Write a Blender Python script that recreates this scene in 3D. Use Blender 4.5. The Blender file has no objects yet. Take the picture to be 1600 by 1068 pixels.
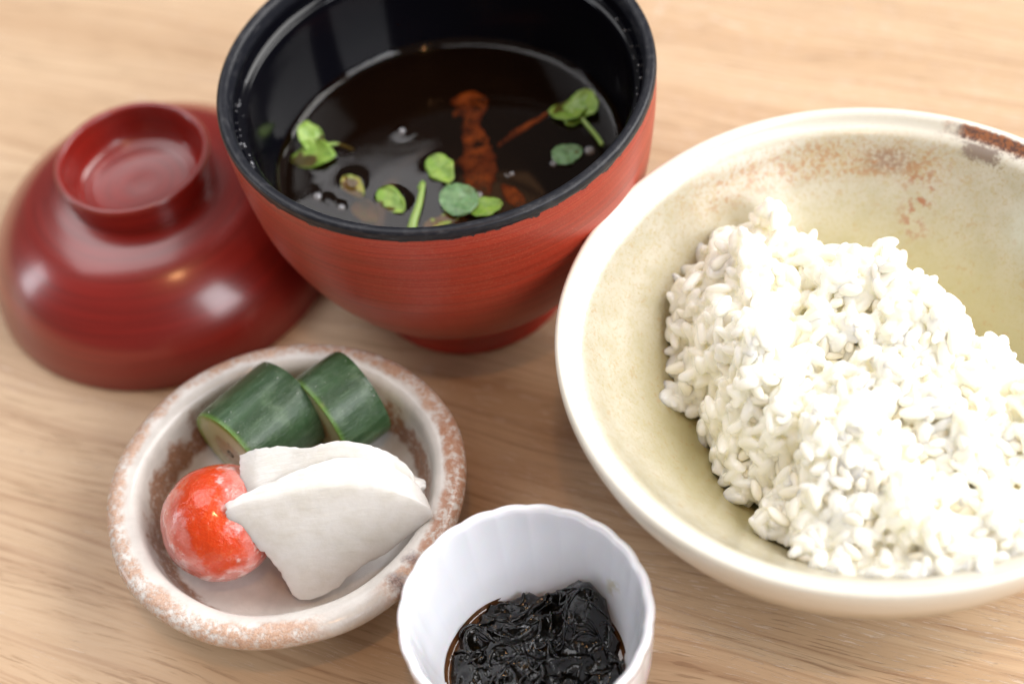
import bpy, bmesh, math, random
import numpy as np
from mathutils import Vector, Matrix, noise as mn
CM = 0.01
R = math.radians
random.seed(7); rng = np.random.default_rng(11)
scene = bpy.context.scene
C = scene.collection

# ------------------------------------------------------------------ camera
cam_d = bpy.data.cameras.new('camera'); cam = bpy.data.objects.new('camera', cam_d); C.objects.link(cam)
F_ = Vector((0, 0.63067581, -0.77604641)); R_ = Vector((0.9877565, -0.12106595, -0.09838763)); U_ = Vector((0.15600349, 0.76654489, 0.62295413))
m = Matrix((R_, U_, -F_)).transposed().to_4x4(); m.translation = Vector((0, -30, 39.319)) * CM
cam.matrix_world = m
cam_d.sensor_width = 36; cam_d.lens = 62.45; cam_d.clip_start = 0.01; cam_d.clip_end = 50
cam_d.dof.use_dof = True; cam_d.dof.focus_distance = 0.434; cam_d.dof.aperture_fstop = 6.0
scene.camera = cam

# ------------------------------------------------------------------ light of the room
w = bpy.data.worlds.new('World'); scene.world = w; w.use_nodes = True
bg = w.node_tree.nodes['Background']; bg.inputs[0].default_value = (1.0, 0.97, 0.94, 1); bg.inputs[1].default_value = 0.14
def area(name, loc, target, sx, sy, power, col, spread=180):
    d = bpy.data.lights.new(name, 'AREA'); d.shape = 'RECTANGLE'; d.size = sx; d.size_y = sy
    d.energy = power; d.color = col; d.spread = R(spread)
    o = bpy.data.objects.new(name, d); C.objects.link(o); o.location = loc
    o.rotation_euler = (Vector(target) - Vector(loc)).to_track_quat('-Z', 'Y').to_euler()
    return o
area('window_light', (1.75, 0.35, 1.50), (0.05, 0, 0.03), 1.9, 1.5, 72, (1.0, 0.985, 0.965))
area('ceiling_light', (-0.67, 0.78, 1.50), (-0.67, 0.78, 0), 1.20, 1.50, 19, (0.98, 0.98, 1.0))
area('side_window_light', (0.78, -0.88, 0.82), (0, 0, 0.03), 0.75, 0.70, 13.5, (0.95, 0.96, 1.0))
area('left_window_light', (-1.75, 0.30, 0.50), (0, 0, 0.03), 0.30, 0.75, 5, (0.92, 0.94, 1.0))
def bulb(loc, power):
    d = bpy.data.lights.new('bulb_light', 'POINT'); d.energy = power; d.color = (1.0, 0.52, 0.22); d.shadow_soft_size = 0.016
    o = bpy.data.objects.new('bulb_light', d); C.objects.link(o); o.location = loc
bulb((0.06, -0.41, 1.25), 5.0); bulb((0.00, -0.43, 1.25), 2.0)
scene.view_settings.view_transform = 'Standard'; scene.view_settings.look = 'None'
scene.view_settings.exposure = 0.0; scene.view_settings.gamma = 1.0
scene.render.engine = 'CYCLES'
scene.cycles.max_bounces = 12; scene.cycles.diffuse_bounces = 12; scene.cycles.transparent_max_bounces = 16
scene.cycles.use_denoising = True

# ------------------------------------------------------------------ material helper
def srgb(h):
    v = [int(h[i:i + 2], 16) / 255 for i in (0, 2, 4)]
    return tuple((x / 12.92 if x <= 0.04045 else ((x + 0.055) / 1.055) ** 2.4) for x in v) + (1,)
class M:
    def __init__(s, name, **kw):
        s.mat = bpy.data.materials.new(name); s.mat.use_nodes = True; s.nt = s.mat.node_tree
        s.n = s.nt.nodes; s.b = s.n['Principled BSDF']; s.out = s.n['Material Output']
        tc = s.n.new('ShaderNodeTexCoord'); mp = s.n.new('ShaderNodeMapping'); mp.inputs['Scale'].default_value = (100, 100, 100)
        s.nt.links.new(tc.outputs['Object'], mp.inputs[0]); s.p = mp.outputs[0]     # object space in centimetres
        for k, v in kw.items(): s.set(k.replace('_', ' '), v)
    def put(s, sock, v):
        if isinstance(v, bpy.types.NodeSocket): s.nt.links.new(v, sock)
        else: sock.default_value = v
    def set(s, k, v): s.put(s.b.inputs[k], v)
    def math(s, op, a, b=0.0, clamp=False):
        n = s.n.new('ShaderNodeMath'); n.operation = op; n.use_clamp = clamp; s.put(n.inputs[0], a); s.put(n.inputs[1], b); return n.outputs[0]
    def sep(s, v=None):
        n = s.n.new('ShaderNodeSeparateXYZ'); s.put(n.inputs[0], v if v is not None else s.p); return n.outputs
    def comb(s, x, y, z):
        n = s.n.new('ShaderNodeCombineXYZ')
        for i, q in enumerate((x, y, z)): s.put(n.inputs[i], q)
        return n.outputs[0]
    def map(s, v, loc=(0, 0, 0), rot=(0, 0, 0), sc=(1, 1, 1)):
        n = s.n.new('ShaderNodeMapping'); s.put(n.inputs[0], v); n.inputs['Location'].default_value = loc
        n.inputs['Rotation'].default_value = rot; n.inputs['Scale'].default_value = sc; return n.outputs[0]
    def noise(s, v=None, scale=1, detail=3, rough=0.5, dist=0.0):
        n = s.n.new('ShaderNodeTexNoise'); s.put(n.inputs['Vector'], v if v is not None else s.p)
        n.inputs['Scale'].default_value = scale; n.inputs['Detail'].default_value = detail; n.inputs['Roughness'].default_value = rough
        n.inputs['Distortion'].default_value = dist; return n.outputs[0]
    def vor(s, v=None, scale=1, rnd=1.0):
        n = s.n.new('ShaderNodeTexVoronoi'); s.put(n.inputs['Vector'], v if v is not None else s.p); n.inputs['Scale'].default_value = scale
        n.inputs['Randomness'].default_value = rnd; return n.outputs['Distance']
    def smooth(s, x, a, b, lo=0.0, hi=1.0):
        n = s.n.new('ShaderNodeMapRange'); n.interpolation_type = 'SMOOTHSTEP'; s.put(n.inputs[0], x)
        if a > b: a, b, lo, hi = b, a, hi, lo
        for i, q in zip((1, 2, 3, 4), (a, b, lo, hi)): n.inputs[i].default_value = q
        return n.outputs[0]
    def mix(s, f, a, b, mode='MIX'):
        n = s.n.new('ShaderNodeMix'); n.data_type = 'RGBA'; n.blend_type = mode; s.put(n.inputs[0], f); s.put(n.inputs[6], a); s.put(n.inputs[7], b); return n.outputs[2]
    def bump(s, h, dist_mm=0.1, strength=1.0, prev=None):
        n = s.n.new('ShaderNodeBump'); n.inputs['Strength'].default_value = strength; n.inputs['Distance'].default_value = dist_mm * 0.001
        s.put(n.inputs['Height'], h)
        if prev is not None: s.put(n.inputs['Normal'], prev)
        return n.outputs[0]
    def polar(s):
        x, y, z = s.sep(); r = s.math('SQRT', s.math('ADD', s.math('MULTIPLY', x, x), s.math('MULTIPLY', y, y)))
        return r, s.math('ARCTAN2', y, x), z
    def band(s, x, a, b, soft):           # 1 between a and b
        return s.math('MULTIPLY', s.smooth(x, a - soft, a + soft), s.smooth(x, b + soft, b - soft))
    def near_angle(s, ang, deg, half, soft):
        d = s.math('ABSOLUTE', s.math('SUBTRACT', ang, R(deg))); return s.smooth(d, R(half + soft), R(half - soft))

# ------------------------------------------------------------------ mesh helpers (all inputs in centimetres)
def link(name, me, mat, parent=None, smooth=True, loc=(0, 0, 0)):
    o = bpy.data.objects.new(name, me); C.objects.link(o)
    if mat is not None and not me.materials: me.materials.append(mat)
    if smooth: me.polygons.foreach_set('use_smooth', [True] * len(me.polygons))
    if parent: o.parent = parent
    o.location = Vector(loc) * CM
    return o
def mesh(name, V, Fc):
    me = bpy.data.meshes.new(name); me.from_pydata([tuple(float(c) * CM for c in v) for v in V], [], [tuple(int(i) for i in f) for f in Fc]); me.update(); return me
def thing(name, loc, label, cat, group=None):
    o = bpy.data.objects.new(name, None); C.objects.link(o); o.location = Vector(loc) * CM; o.empty_display_size = 0.01
    return tag(o, label, cat, group)
def tag(o, label=None, cat=None, group=None, kind=None):
    if label: o['label'] = label
    if cat: o['category'] = cat
    if group: o['group'] = group
    if kind: o['kind'] = kind
    return o
def cr(P, n=6):                          # Catmull-Rom through profile points
    P = [np.array(p, float) for p in P]; out = []
    Q = [2 * P[0] - P[1]] + P + [2 * P[-1] - P[-2]]
    for i in range(1, len(Q) - 2):
        for k in range(n):
            t = k / n; a, b, c, d = Q[i - 1:i + 3]
            out.append(0.5 * ((2 * b) + (c - a) * t + (2 * a - 5 * b + 4 * c - d) * t * t + (3 * b - a - 3 * c + d) * t ** 3))
    out.append(P[-1]); return out
def lathe(name, prof, seg=160, fn=None, ends=True):
    V = []; Fc = []; n = len(prof)
    for (r, z) in prof:
        for k in range(seg):
            a = 2 * math.pi * k / seg
            rr, zz = (max(r, 0), z) if fn is None else fn(max(r, 0), z, a)
            V.append((rr * math.cos(a), rr * math.sin(a), zz))
    for i in range(n - 1):
        for k in range(seg):
            j = (k + 1) % seg
            Fc.append((i * seg + k, i * seg + j, (i + 1) * seg + j, (i + 1) * seg + k))
    if ends:
        if prof[0][0] < 0.3: V.append((0, 0, prof[0][1])); c = len(V) - 1; Fc += [(c, (k + 1) % seg, k) for k in range(seg)]
        if prof[-1][0] < 0.3: V.append((0, 0, prof[-1][1])); c = len(V) - 1; b = (n - 1) * seg; Fc += [(c, b + k, b + (k + 1) % seg) for k in range(seg)]
    return mesh(name, V, Fc)

# ================================================================== the table
t = M('oak', Roughness=0.5)
g = t.map(t.p, rot=(0, 0, R(27)))                         # x runs along the grain
wob = t.noise(t.map(g, sc=(0.05, 0.25, 1)), 1, 2, 0.5)
gx, gy, gz = t.sep(g)
gy2 = t.math('ADD', gy, t.math('MULTIPLY', wob, 3.0))
lane = t.noise(t.comb(t.math('MULTIPLY', gx, 0.02), t.math('MULTIPLY', gy2, 0.55), 0), 1, 4, 0.55)
ring = t.noise(t.comb(t.math('MULTIPLY', gx, 0.045), t.math('MULTIPLY', gy2, 4.2), 3), 1, 4, 0.6)
fib = t.noise(t.comb(t.math('MULTIPLY', gx, 0.7), t.math('MULTIPLY', gy2, 34.0), 7), 1, 3, 0.6)
pore = t.noise(t.comb(t.math('MULTIPLY', gx, 1.5), t.math('MULTIPLY', gy2, 19.0), 1), 1, 3, 0.62)
patch = t.noise(t.comb(t.math('MULTIPLY', gx, 0.25), t.math('MULTIPLY', gy2, 1.3), 5), 1, 2, 0.5)
pores = t.math('MULTIPLY', t.smooth(pore, 0.57, 0.63), t.smooth(t.math('ADD', patch, t.math('MULTIPLY', t.smooth(t.sep()[0], -9, 3), .14)), 0.53, 0.64))
por2 = t.noise(t.comb(t.math('MULTIPLY', gx, 0.55), t.math('MULTIPLY', gy2, 14.0), 4), 1, 3, 0.62)
dpor = t.math('MULTIPLY', t.smooth(por2, 0.46, 0.36), t.smooth(patch, 0.56, 0.42))
col = t.mix(t.smooth(lane, 0.35, 0.68), (0.655, 0.475, 0.305, 1), (0.57, 0.39, 0.238, 1))
col = t.mix(t.math('MULTIPLY', t.smooth(ring, 0.46, 0.66), 0.46), col, (0.36, 0.195, 0.105, 1))
col = t.mix(t.math('MULTIPLY', t.smooth(fib, 0.5, 0.8), 0.30), col, (0.33, 0.19, 0.11, 1))
col = t.mix(t.math('MULTIPLY', dpor, 0.42), col, (0.24, 0.12, 0.06, 1))
col = t.mix(t.math('MULTIPLY', pores, 0.6), col, (0.80, 0.66, 0.54, 1))
t.set('Base Color', col)
h = t.math('SUBTRACT', t.math('MULTIPLY', fib, 0.5), t.math('ADD', pores, dpor))
t.set('Normal', t.bump(h, 0.09, 0.8)); t.set('Roughness', t.smooth(fib, 0.3, 0.8, 0.42, 0.6))
V = [(-80, -60, -3), (80, -60, -3), (80, 70, -3), (-80, 70, -3), (-80, -60, 0), (80, -60, 0), (80, 70, 0), (-80, 70, 0)]
Fc = [(3, 2, 1, 0), (4, 5, 6, 7), (0, 1, 5, 4), (1, 2, 6, 5), (2, 3, 7, 6), (3, 0, 4, 7)]
tb = link('table_top', mesh('table_top', V, Fc), t.mat, smooth=False)
tag(tb, 'pale oak table top with fine diagonal grain under all the dishes', 'table')

# ================================================================== lacquer soup bowl
def red_lacquer(name, base, dark, rough, paint_z=None):
    k = M(name, Roughness=rough, Coat_Weight=0.25 if paint_z else 0.8, Coat_Roughness=0.3 if paint_z else 0.18)
    r, a, z = k.polar()
    st = k.noise(k.comb(k.math('MULTIPLY', a, 0.9), k.math('MULTIPLY', r, 14), k.math('MULTIPLY', z, 30)), 1, 4, 0.65)   # brushed turning marks
    st2 = k.noise(k.comb(k.math('MULTIPLY', a, 0.6), k.math('MULTIPLY', r, 5), k.math('MULTIPLY', z, 9)), 1, 3, 0.6)
    spk = k.noise(k.p, 42, 3, 0.65)
    c = k.mix(k.smooth(st2, 0.35, 0.68), base, dark)
    c = k.mix(k.math('MULTIPLY', k.smooth(st, 0.50, 0.70), 0.30 if paint_z else .15), c, (0.50, 0.15, 0.085, 1) if paint_z else tuple(x * .6 for x in dark[:3]) + (1,))
    c = k.mix(k.math('MULTIPLY', k.smooth(spk, 0.54, 0.66), 0.34 if paint_z else 0.06), c, (0.60, 0.27, 0.16, 1))  # pale flecks: glints of the fine bumps put into the colour
    hh = k.math('ADD', k.math('MULTIPLY', st, 0.7), k.math('MULTIPLY', spk, 0.4 if paint_z else 0.08))
    rg = k.math('ADD', k.math('MULTIPLY', st, 0.25), rough - 0.12)
    if paint_z:
        j = k.noise(k.comb(k.math('MULTIPLY', a, 13), 0.0, k.math('MULTIPLY', z, 0.6)), 1, 5, 0.7)
        sm = k.noise(k.comb(k.math('MULTIPLY', a, 3), 0.0, 0.0), 1, 1, 0.5)
        edge = k.math('ADD', z, k.math('ADD', k.math('MULTIPLY', k.math('SUBTRACT', j, 0.5), 0.60), k.math('MULTIPLY', k.math('SUBTRACT', sm, 0.5), 0.2)))
        bl = k.smooth(edge, paint_z - 0.015, paint_z + 0.015)
        c = k.mix(bl, c, (0.012, 0.013, 0.019, 1))
        rg = k.mix(bl, rg, (0.32, 0.32, 0.32, 1))
        hh = k.math('SUBTRACT', hh, k.math('MULTIPLY', bl, 1.5))
    k.set('Base Color', c); k.set('Roughness', rg); k.set('Normal', k.bump(hh, 0.05, 0.7))
    return k.mat
red_matte = red_lacquer('brushed_red_lacquer', srgb('ac3019'), srgb('922612'), 0.46, 7.90)
red_foot = red_lacquer('plain_red_lacquer', srgb('b52a16'), srgb('a01f10'), 0.35)
red_gloss = red_lacquer('glossy_dark_red_lacquer', srgb('8e1d15'), srgb('7c1811'), 0.32)
blk = M('black_lacquer', Roughness=0.13, Base_Color=(0.0035, 0.0037, 0.006, 1)); blk.b.inputs['Specular IOR Level'].default_value = 0.3
r_, a_, z_ = blk.polar()
rimm = blk.smooth(z_, 7.7, 7.95)
wear = blk.noise(blk.comb(blk.math('MULTIPLY', a_, 4), blk.math('MULTIPLY', z_, 2), r_), 4, 5, 0.7)
blk.set('Base Color', blk.mix(rimm, (0.003, 0.003, 0.005, 1), blk.mix(blk.smooth(wear, .45, .75), (0.012, 0.013, 0.018, 1), (0.045, 0.045, 0.05, 1))))
blk.set('Roughness', blk.math('ADD', blk.math('MULTIPLY', rimm, 0.25), 0.12))
blk.set('Normal', blk.bump(blk.math('MULTIPLY', rimm, blk.noise(blk.p, 22, 4, 0.65)), 0.12, 0.5))
SB = (-0.886, 4.678, 0)
bowl = thing('soup_bowl', SB, 'tall red lacquer soup bowl with black rim and black inside', 'soup bowl')
body = cr([(2.45, 1.12), (3.2, 1.36), (3.8, 1.82), (4.28, 2.36), (4.66, 3.0), (5.03, 3.8), (5.42, 5.0), (5.64, 6.5), (5.72, 7.5), (5.70, 8.0)], 8)
link('body', lathe('body', body, 200), red_matte, bowl)
foot = cr([(2.64, 1.30), (2.68, 0.95), (2.76, 0.6), (2.87, 0.3), (2.96, 0.06), (2.90, 0.0), (2.72, 0.0), (2.62, 0.08), (2.5, 0.5), (2.4, 1.15)], 4)
link('foot', lathe('foot', foot, 128), red_foot, bowl)
lin = cr([(5.725, 7.93), (5.745, 8.02), (5.73, 8.14), (5.66, 8.20), (5.56, 8.20), (5.46, 8.14), (5.41, 8.0), (5.37, 7.75), (5.33, 7.52), (5.24, 7.42), (5.14, 7.36), (5.10, 7.2), (5.06, 6.7),
          (4.98, 6.0), (4.86, 5.2), (4.72, 4.5), (4.4, 3.4), (3.8, 2.3), (2.9, 1.5), (1.6, 1.15), (0.1, 1.08)], 6)
link('lining', lathe('lining', lin, 200), blk.mat, bowl)

# broth: dark clear stock, edge drawn up the wall
br = M('dark_broth'); r_, a_, z_ = br.polar()
nt = br.nt
tr = br.n.new('ShaderNodeBsdfTransparent'); tr.inputs[0].default_value = (0.74, 0.52, 0.34, 1)
df = br.n.new('ShaderNodeBsdfDiffuse'); df.inputs[0].default_value = (0.030, 0.012, 0.005, 1)
gl = br.n.new('ShaderNodeBsdfGlossy'); gl.inputs[0].default_value = (1, 1, 1, 1); gl.inputs[1].default_value = 0.015
fr = br.n.new('ShaderNodeFresnel'); fr.inputs[0].default_value = 1.36
m1 = br.n.new('ShaderNodeMixShader'); m1.inputs[0].default_value = 0.16
m2 = br.n.new('ShaderNodeMixShader')
rip = br.noise(br.p, 0.9, 2, 0.5)
bn = br.bump(rip, 0.06, 0.3)
nt.links.new(bn, gl.inputs['Normal']); nt.links.new(bn, fr.inputs['Normal'])
nt.links.new(tr.outputs[0], m1.inputs[1]); nt.links.new(df.outputs[0], m1.inputs[2])
nt.links.new(fr.outputs[0], m2.inputs[0]); nt.links.new(m1.outputs[0], m2.inputs[1]); nt.links.new(gl.outputs[0], m2.inputs[2])
nt.links.new(m2.outputs[0], br.out.inputs[0]); nt.nodes.remove(br.b)
SZ = 4.82
FLOAT = [(-3.77, 1.0, .5), (-0.29, -0.35, .5), (0.08, -1.62, .5), (-1.73, -1.18, .42), (3.45, 1.22, .6), (3.17, -0.5, .42), (-3.9, -0.5, .12), (-3.45, -0.85, .13), (1.59, -0.86, .08), (-3.1, -1.1, .10), (-1.23, 1.45, .12), (-2.72, -0.3, .35)]
V = []; Fc = []; NR, NS = 110, 220
rad = [4.78 * (i / NR) for i in range(NR)] + [4.795, 4.80]
for r in [4.60 * (i + 1) / NR for i in range(NR)] + [4.66, 4.71, 4.745, 4.77, 4.785, 4.80]:
    for k in range(NS):
        a = 2 * math.pi * k / NS; x, y = r * math.cos(a), r * math.sin(a)
        z = SZ + 0.17 * max(0, (r - 4.56) / 0.24) ** 2.6
        for (fx, fy, fr_) in FLOAT:
            d = math.hypot(x - fx, y - fy)
            z += 0.012 * math.exp(-max(0, d - fr_ * 0.9) / 0.11) * (1 if d > fr_ * .6 else 0.4)
        V.append((x, y, z))
nr = len(V) // NS; V.append((0, 0, SZ))
for i in range(nr - 1):
    for k in range(NS):
        j = (k + 1) % NS; Fc.append((i * NS + k, (i + 1) * NS + k, (i + 1) * NS + j, i * NS + j))
Fc += [(len(V) - 1, k, (k + 1) % NS) for k in range(NS)]
o = link('broth', mesh('broth', V, Fc), br.mat, loc=SB); tag(o, 'dark clear brown broth filling the black inside of the soup bowl', 'broth')

# greens floating on the broth
lf = M('cress_leaf', Roughness=0.35, Subsurface_Weight=0.25, Subsurface_Scale=0.001, Subsurface_Radius=(0.5, 1, 0.2))
oi = lf.n.new('ShaderNodeObjectInfo')
ln = lf.noise(lf.p, 3.2, 4, 0.6); ln2 = lf.noise(lf.p, 14, 3, 0.6)
lc = lf.mix(lf.smooth(ln, .35, .7), (0.17, 0.31, 0.035, 1), (0.30, 0.44, 0.08, 1))
lc = lf.mix(lf.smooth(ln2, .5, .8, 0, .5), lc, (0.05, 0.13, 0.02, 1))
lf.set('Base Color', lc); lf.set('Normal', lf.bump(lf.math('ADD', ln, lf.math('MULTIPLY', ln2, .5)), 0.4, 0.8))
lf2 = M('bluish_leaf', Roughness=0.4, Subsurface_Weight=0.2, Subsurface_Scale=0.001)
q = lf2.noise(lf2.p, 6, 4, 0.6); lf2.set('Base Color', lf2.mix(lf2.smooth(q, .3, .7), (0.10, 0.20, 0.08, 1), (0.19, 0.33, 0.15, 1))); lf2.set('Normal', lf2.bump(q, 0.3, 0.7))
lf3 = M('yellowed_leaf', Roughness=0.4); q = lf3.noise(lf3.p, 4, 4, 0.6)
lf3.set('Base Color', lf3.mix(lf3.smooth(q, .3, .7), (0.30, 0.22, 0.05, 1), (0.22, 0.30, 0.05, 1)))
stm = M('pale_stem', Roughness=0.35, Base_Color=(0.27, 0.40, 0.10, 1), Subsurface_Weight=0.3, Subsurface_Scale=0.001)
def leaf_mesh(L, W, cup=0.06, seed=0, thick=0.028):
    NU, NV = 14, 9; top = []; 
    for i in range(NU + 1):
        u = i / NU; half = W / 2 * (math.sin(math.pi * min(1, max(0, u)) ** 0.8) ** 0.55 if 0 < u < 1 else 0.02) * (1 + .22 * mn.noise(Vector((u * 4.5, seed * 2.7, 1))))
        for j in range(NV):
            v = j / (NV - 1) * 2 - 1
            x = (u - 0.5) * L; y = v * half
            z = cup * (v * v) * (W) + 0.05 * W * math.sin(u * 3 + seed) + 0.07 * mn.noise(Vector((x * 5, y * 5, seed * 3.1))) - 0.03 * math.exp(-(v * 4) ** 2) * W
            top.append((x, y, z))
    n = len(top); V = top + [(x, y, z - thick) for x, y, z in top]; Fc = []
    for i in range(NU):
        for j in range(NV - 1):
            a = i * NV + j; Fc.append((a, a + NV, a + NV + 1, a + 1)); Fc.append((a + n, a + 1 + n, a + NV + 1 + n, a + NV + n))
        a = i * NV; Fc.append((a, a + n, a + NV + n, a + NV)); a = i * NV + NV - 1; Fc.append((a, a + NV, a + NV + n, a + n))
    for j in range(NV - 1):
        Fc.append((j, j + 1, j + 1 + n, j + n)); a = NU * NV + j; Fc.append((a, a + n, a + 1 + n, a + 1))
    return mesh('leaf', V, Fc)
def tube(P, rr, seg=10, name='tube'):
    P = [Vector(p) for p in cr(P, 5)]; V = []; Fc = []; n = len(P)
    for i, p in enumerate(P):
        d = (P[min(i + 1, n - 1)] - P[max(i - 1, 0)]).normalized(); s = d.cross(Vector((0, 0, 1)));
        s = s.normalized() if s.length > 1e-4 else Vector((1, 0, 0)); u = s.cross(d)
        rad = rr if not callable(rr) else rr(i / (n - 1))
        for k in range(seg):
            a = 2 * math.pi * k / seg; V.append(p + (s * math.cos(a) + u * math.sin(a)) * rad)
    for i in range(n - 1):
        for k in range(seg):
            j = (k + 1) % seg; Fc.append((i * seg + k, i * seg + j, (i + 1) * seg + j, (i + 1) * seg + k))
    Fc.append(tuple(range(seg))[::-1]); Fc.append(tuple((n - 1) * seg + k for k in range(seg)))
    return mesh(name, V, Fc)
def sprig(x, y, label, leaves, stems=()):
    o = thing('cress_sprig', (SB[0] + x, SB[1] + y, SZ + 0.02), label, 'herb', 'green sprigs floating on the broth')
    for i, (lx, ly, L, W, rot, tx, z, mt) in enumerate(leaves):
        L *= 1.18; W *= 1.22
        q = link('leaf', leaf_mesh(L, W, seed=i + x, cup=.05), mt, o, loc=(lx, ly, z)); q.rotation_euler = (R(tx), R(tx * .4), R(rot))
    for P, rr in stems: link('stem', tube(P, rr, name='stem'), stm.mat, o)
L1, L2, L3 = lf.mat, lf2.mat, lf3.mat
sprig(-3.76, 1.25, 'bright green folded sprig floating beside the left inner wall of the soup bowl', [(0.0, 0.42, 0.62, 0.80, 20, 22, 0.10, L1), (0.02, -0.22, 0.86, 0.98, 80, -8, 0.07, L1)], [([(0.3, 0.1, 0.03), (0.7, .12, -.05), (1.1, .05, -.3)], 0.05)])
sprig(-0.29, -0.35, 'small upright oval leaf floating in the middle of the broth', [(0, 0, 0.98, 0.60, -66, 10, 0.06, L1)], [([(0.1, -.4, 0.0), (.18, -.7, -.05), (.2, -.95, -.1)], 0.05)])
sprig(0.10, -1.62, 'round bluish green leaf floating against the near wall of the soup bowl', [(0, 0, 0.92, 0.95, 30, 6, 0.05, L2), (0.66, -0.36, 0.8, 0.6, 10, -4, 0.03, L1)])
sprig(-1.72, -1.2, 'narrow crinkled green leaf floating left of the pale stem', [(0, 0, 0.92, 0.50, -58, 16, 0.05, L1)])
sprig(-1.02, -1.5, 'pale green bare stem leaning in the broth by the near rim', [(0.15, 0.65, .3, .16, 70, 8, .06, L1)], [([(0.18, 0.62, 0.10), (0.02, 0.0, 0.06), (-0.2, -0.6, 0.02), (-.3, -.9, -.1)], lambda u: 0.075 + 0.08 * u)])
sprig(-0.45, -2.15, 'dark yellowish sprig half under the broth at the near rim', [(0, 0, 0.9, 0.35, 8, 0, -0.05, L3)])
sprig(-2.72, -0.55, 'yellowish green leaf half sunk in the broth at lower left', [(0, 0.15, 0.85, 0.42, -62, 8, 0.0, L3), (0.25, -.55, .9, .5, -60, 4, -.35, L3)])
sprig(3.42, 1.15, 'broad green sprig with a stem touching the right inner wall', [(0.0, 0.0, 0.92, 0.80, 175, 14, 0.08, L1), (0.42, 0.10, 0.85, 0.85, 60, -14, 0.10, L1), (.05, -.28, .55, .45, 100, 5, .05, L1)], [([(0.25, -0.2, 0.06), (0.45, -0.7, 0.05), (0.62, -1.2, 0.10), (.72, -1.7, .22)], 0.065)])
sprig(3.17, -0.5, 'small bluish green leaf floating under the broad right sprig', [(0, 0, 0.75, 0.62, 15, 5, 0.05, L2)])
# brown shred under the surface
bs = M('brown_fish_flake', Roughness=0.6); q = bs.noise(bs.p, 1.6, 3, 0.5)
bs.set('Base Color', bs.mix(bs.smooth(q, .35, .7), (0.26, 0.07, 0.015, 1), (0.62, 0.23, 0.06, 1))); bs.set('Normal', bs.bump(q, .6, .6)); bs.set('Alpha', bs.smooth(bs.noise(bs.map(bs.p, loc=(4, 1, 2)), 2.2, 4, .6), .34, .60, .0, .85))
def blob_sheet(P, name, nz=0.12, th=0.12, seed=0):    # P: centre line with half widths
    V = []; Fc = []; n = len(P); K = 12
    Q = cr(P, 5)
    for i, q in enumerate(Q):
        x, y, z, hw = q; d = (Q[min(i + 1, len(Q) - 1)] - Q[max(i - 1, 0)])[:2]; d = d / (np.linalg.norm(d) + 1e-9); s = np.array([-d[1], d[0]])
        for k in range(K):
            a = 2 * math.pi * k / K; w_ = hw * math.cos(a) * (1 + 0.5 * mn.noise(Vector((x * 3, y * 3, seed + k)))); hh = th * math.sin(a)
            px, py = x + s[0] * w_, y + s[1] * w_
            V.append((px, py, z + hh + nz * mn.noise(Vector((px * 3, py * 3, seed)))))
    for i in range(len(Q) - 1):
        for k in range(K):
            j = (k + 1) % K; Fc.append((i * K + k, i * K + j, (i + 1) * K + j, (i + 1) * K + k))
    Fc.append(tuple(range(K))[::-1]); Fc.append(tuple((len(Q) - 1) * K + k for k in range(K)))
    return mesh(name, V, Fc)
me = blob_sheet([(0.25, 2.7, 4.45, .1), (0.75, 2.45, 4.5, .55), (0.78, 1.9, 4.5, .25), (0.72, 1.3, 4.52, .30), (0.80, 0.6, 4.5, .38), (0.75, -0.1, 4.5, .45), (0.75, -0.7, 4.5, .40), (0.9, -1.1, 4.45, .1)], 'fish_flake')
o = link('fish_flake', me, bs.mat, loc=SB); tag(o, 'large orange brown flake lying under the surface of the broth', 'fish flake')
me = blob_sheet([(1.35, 0.6, 4.5, .05), (1.9, 0.95, 4.55, .10), (2.7, 1.35, 4.6, .07), (3.0, 1.5, 4.6, .03)], 'fish_flake', .05, .05, 4)
o = link('fish_flake', me, bs.mat, loc=SB); tag(o, 'thin orange brown shred under the broth beside the right sprig', 'fish flake')
me = blob_sheet([(1.3, -0.9, 4.5, .08), (1.5, -1.3, 4.5, .22), (1.7, -1.7, 4.5, .18), (1.9, -1.9, 4.45, .04)], 'fish_flake', .05, .05, 8)
o = link('fish_flake', me, bs.mat, loc=SB); tag(o, 'small brown shred under the broth close to the near right rim', 'fish flake')
# bubbles and condensation beads
gls = M('water_bead', Roughness=0.03, Base_Color=(0.55, 0.56, 0.6, 1), Alpha=0.38); gls.b.inputs['Specular IOR Level'].default_value = 1.0
def bead(r, name='bubble'):
    bm = bmesh.new(); bmesh.ops.create_icosphere(bm, subdivisions=2, radius=r * CM); me = bpy.data.meshes.new(name); bm.to_mesh(me); bm.free(); return me
bub = bead(0.1)
for (x, y, s, lab) in [(-3.73, -0.55, 1.3, 'large clear bubble floating at the lower left of the broth'), (-3.1, -1.1, 1.0, 'clear bubble near the rim beside the lower left leaf'), (-1.23, 1.45, 1.1, 'lone clear bubble on the open left half of the broth'),
                     (1.59, -0.86, 0.75, 'tiny bubble floating over the brown flake'), (3.78, -0.45, 1.5, 'bubble foam beside the small bluish leaf'), (2.75, -0.72, 1.0, 'bubble left of the small bluish leaf'), (0.62, -1.45, 1.1, 'bubble touching the round bluish leaf')]:
    o = link('bubble', bub, gls.mat, loc=(SB[0] + x, SB[1] + y, SZ + 0.0)); o.scale = (s, s, s * 0.7); tag(o, lab, 'bubble', 'bubbles on the broth')
V = []; Fc = []; rngb = random.Random(3)
bm = bmesh.new()
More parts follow.
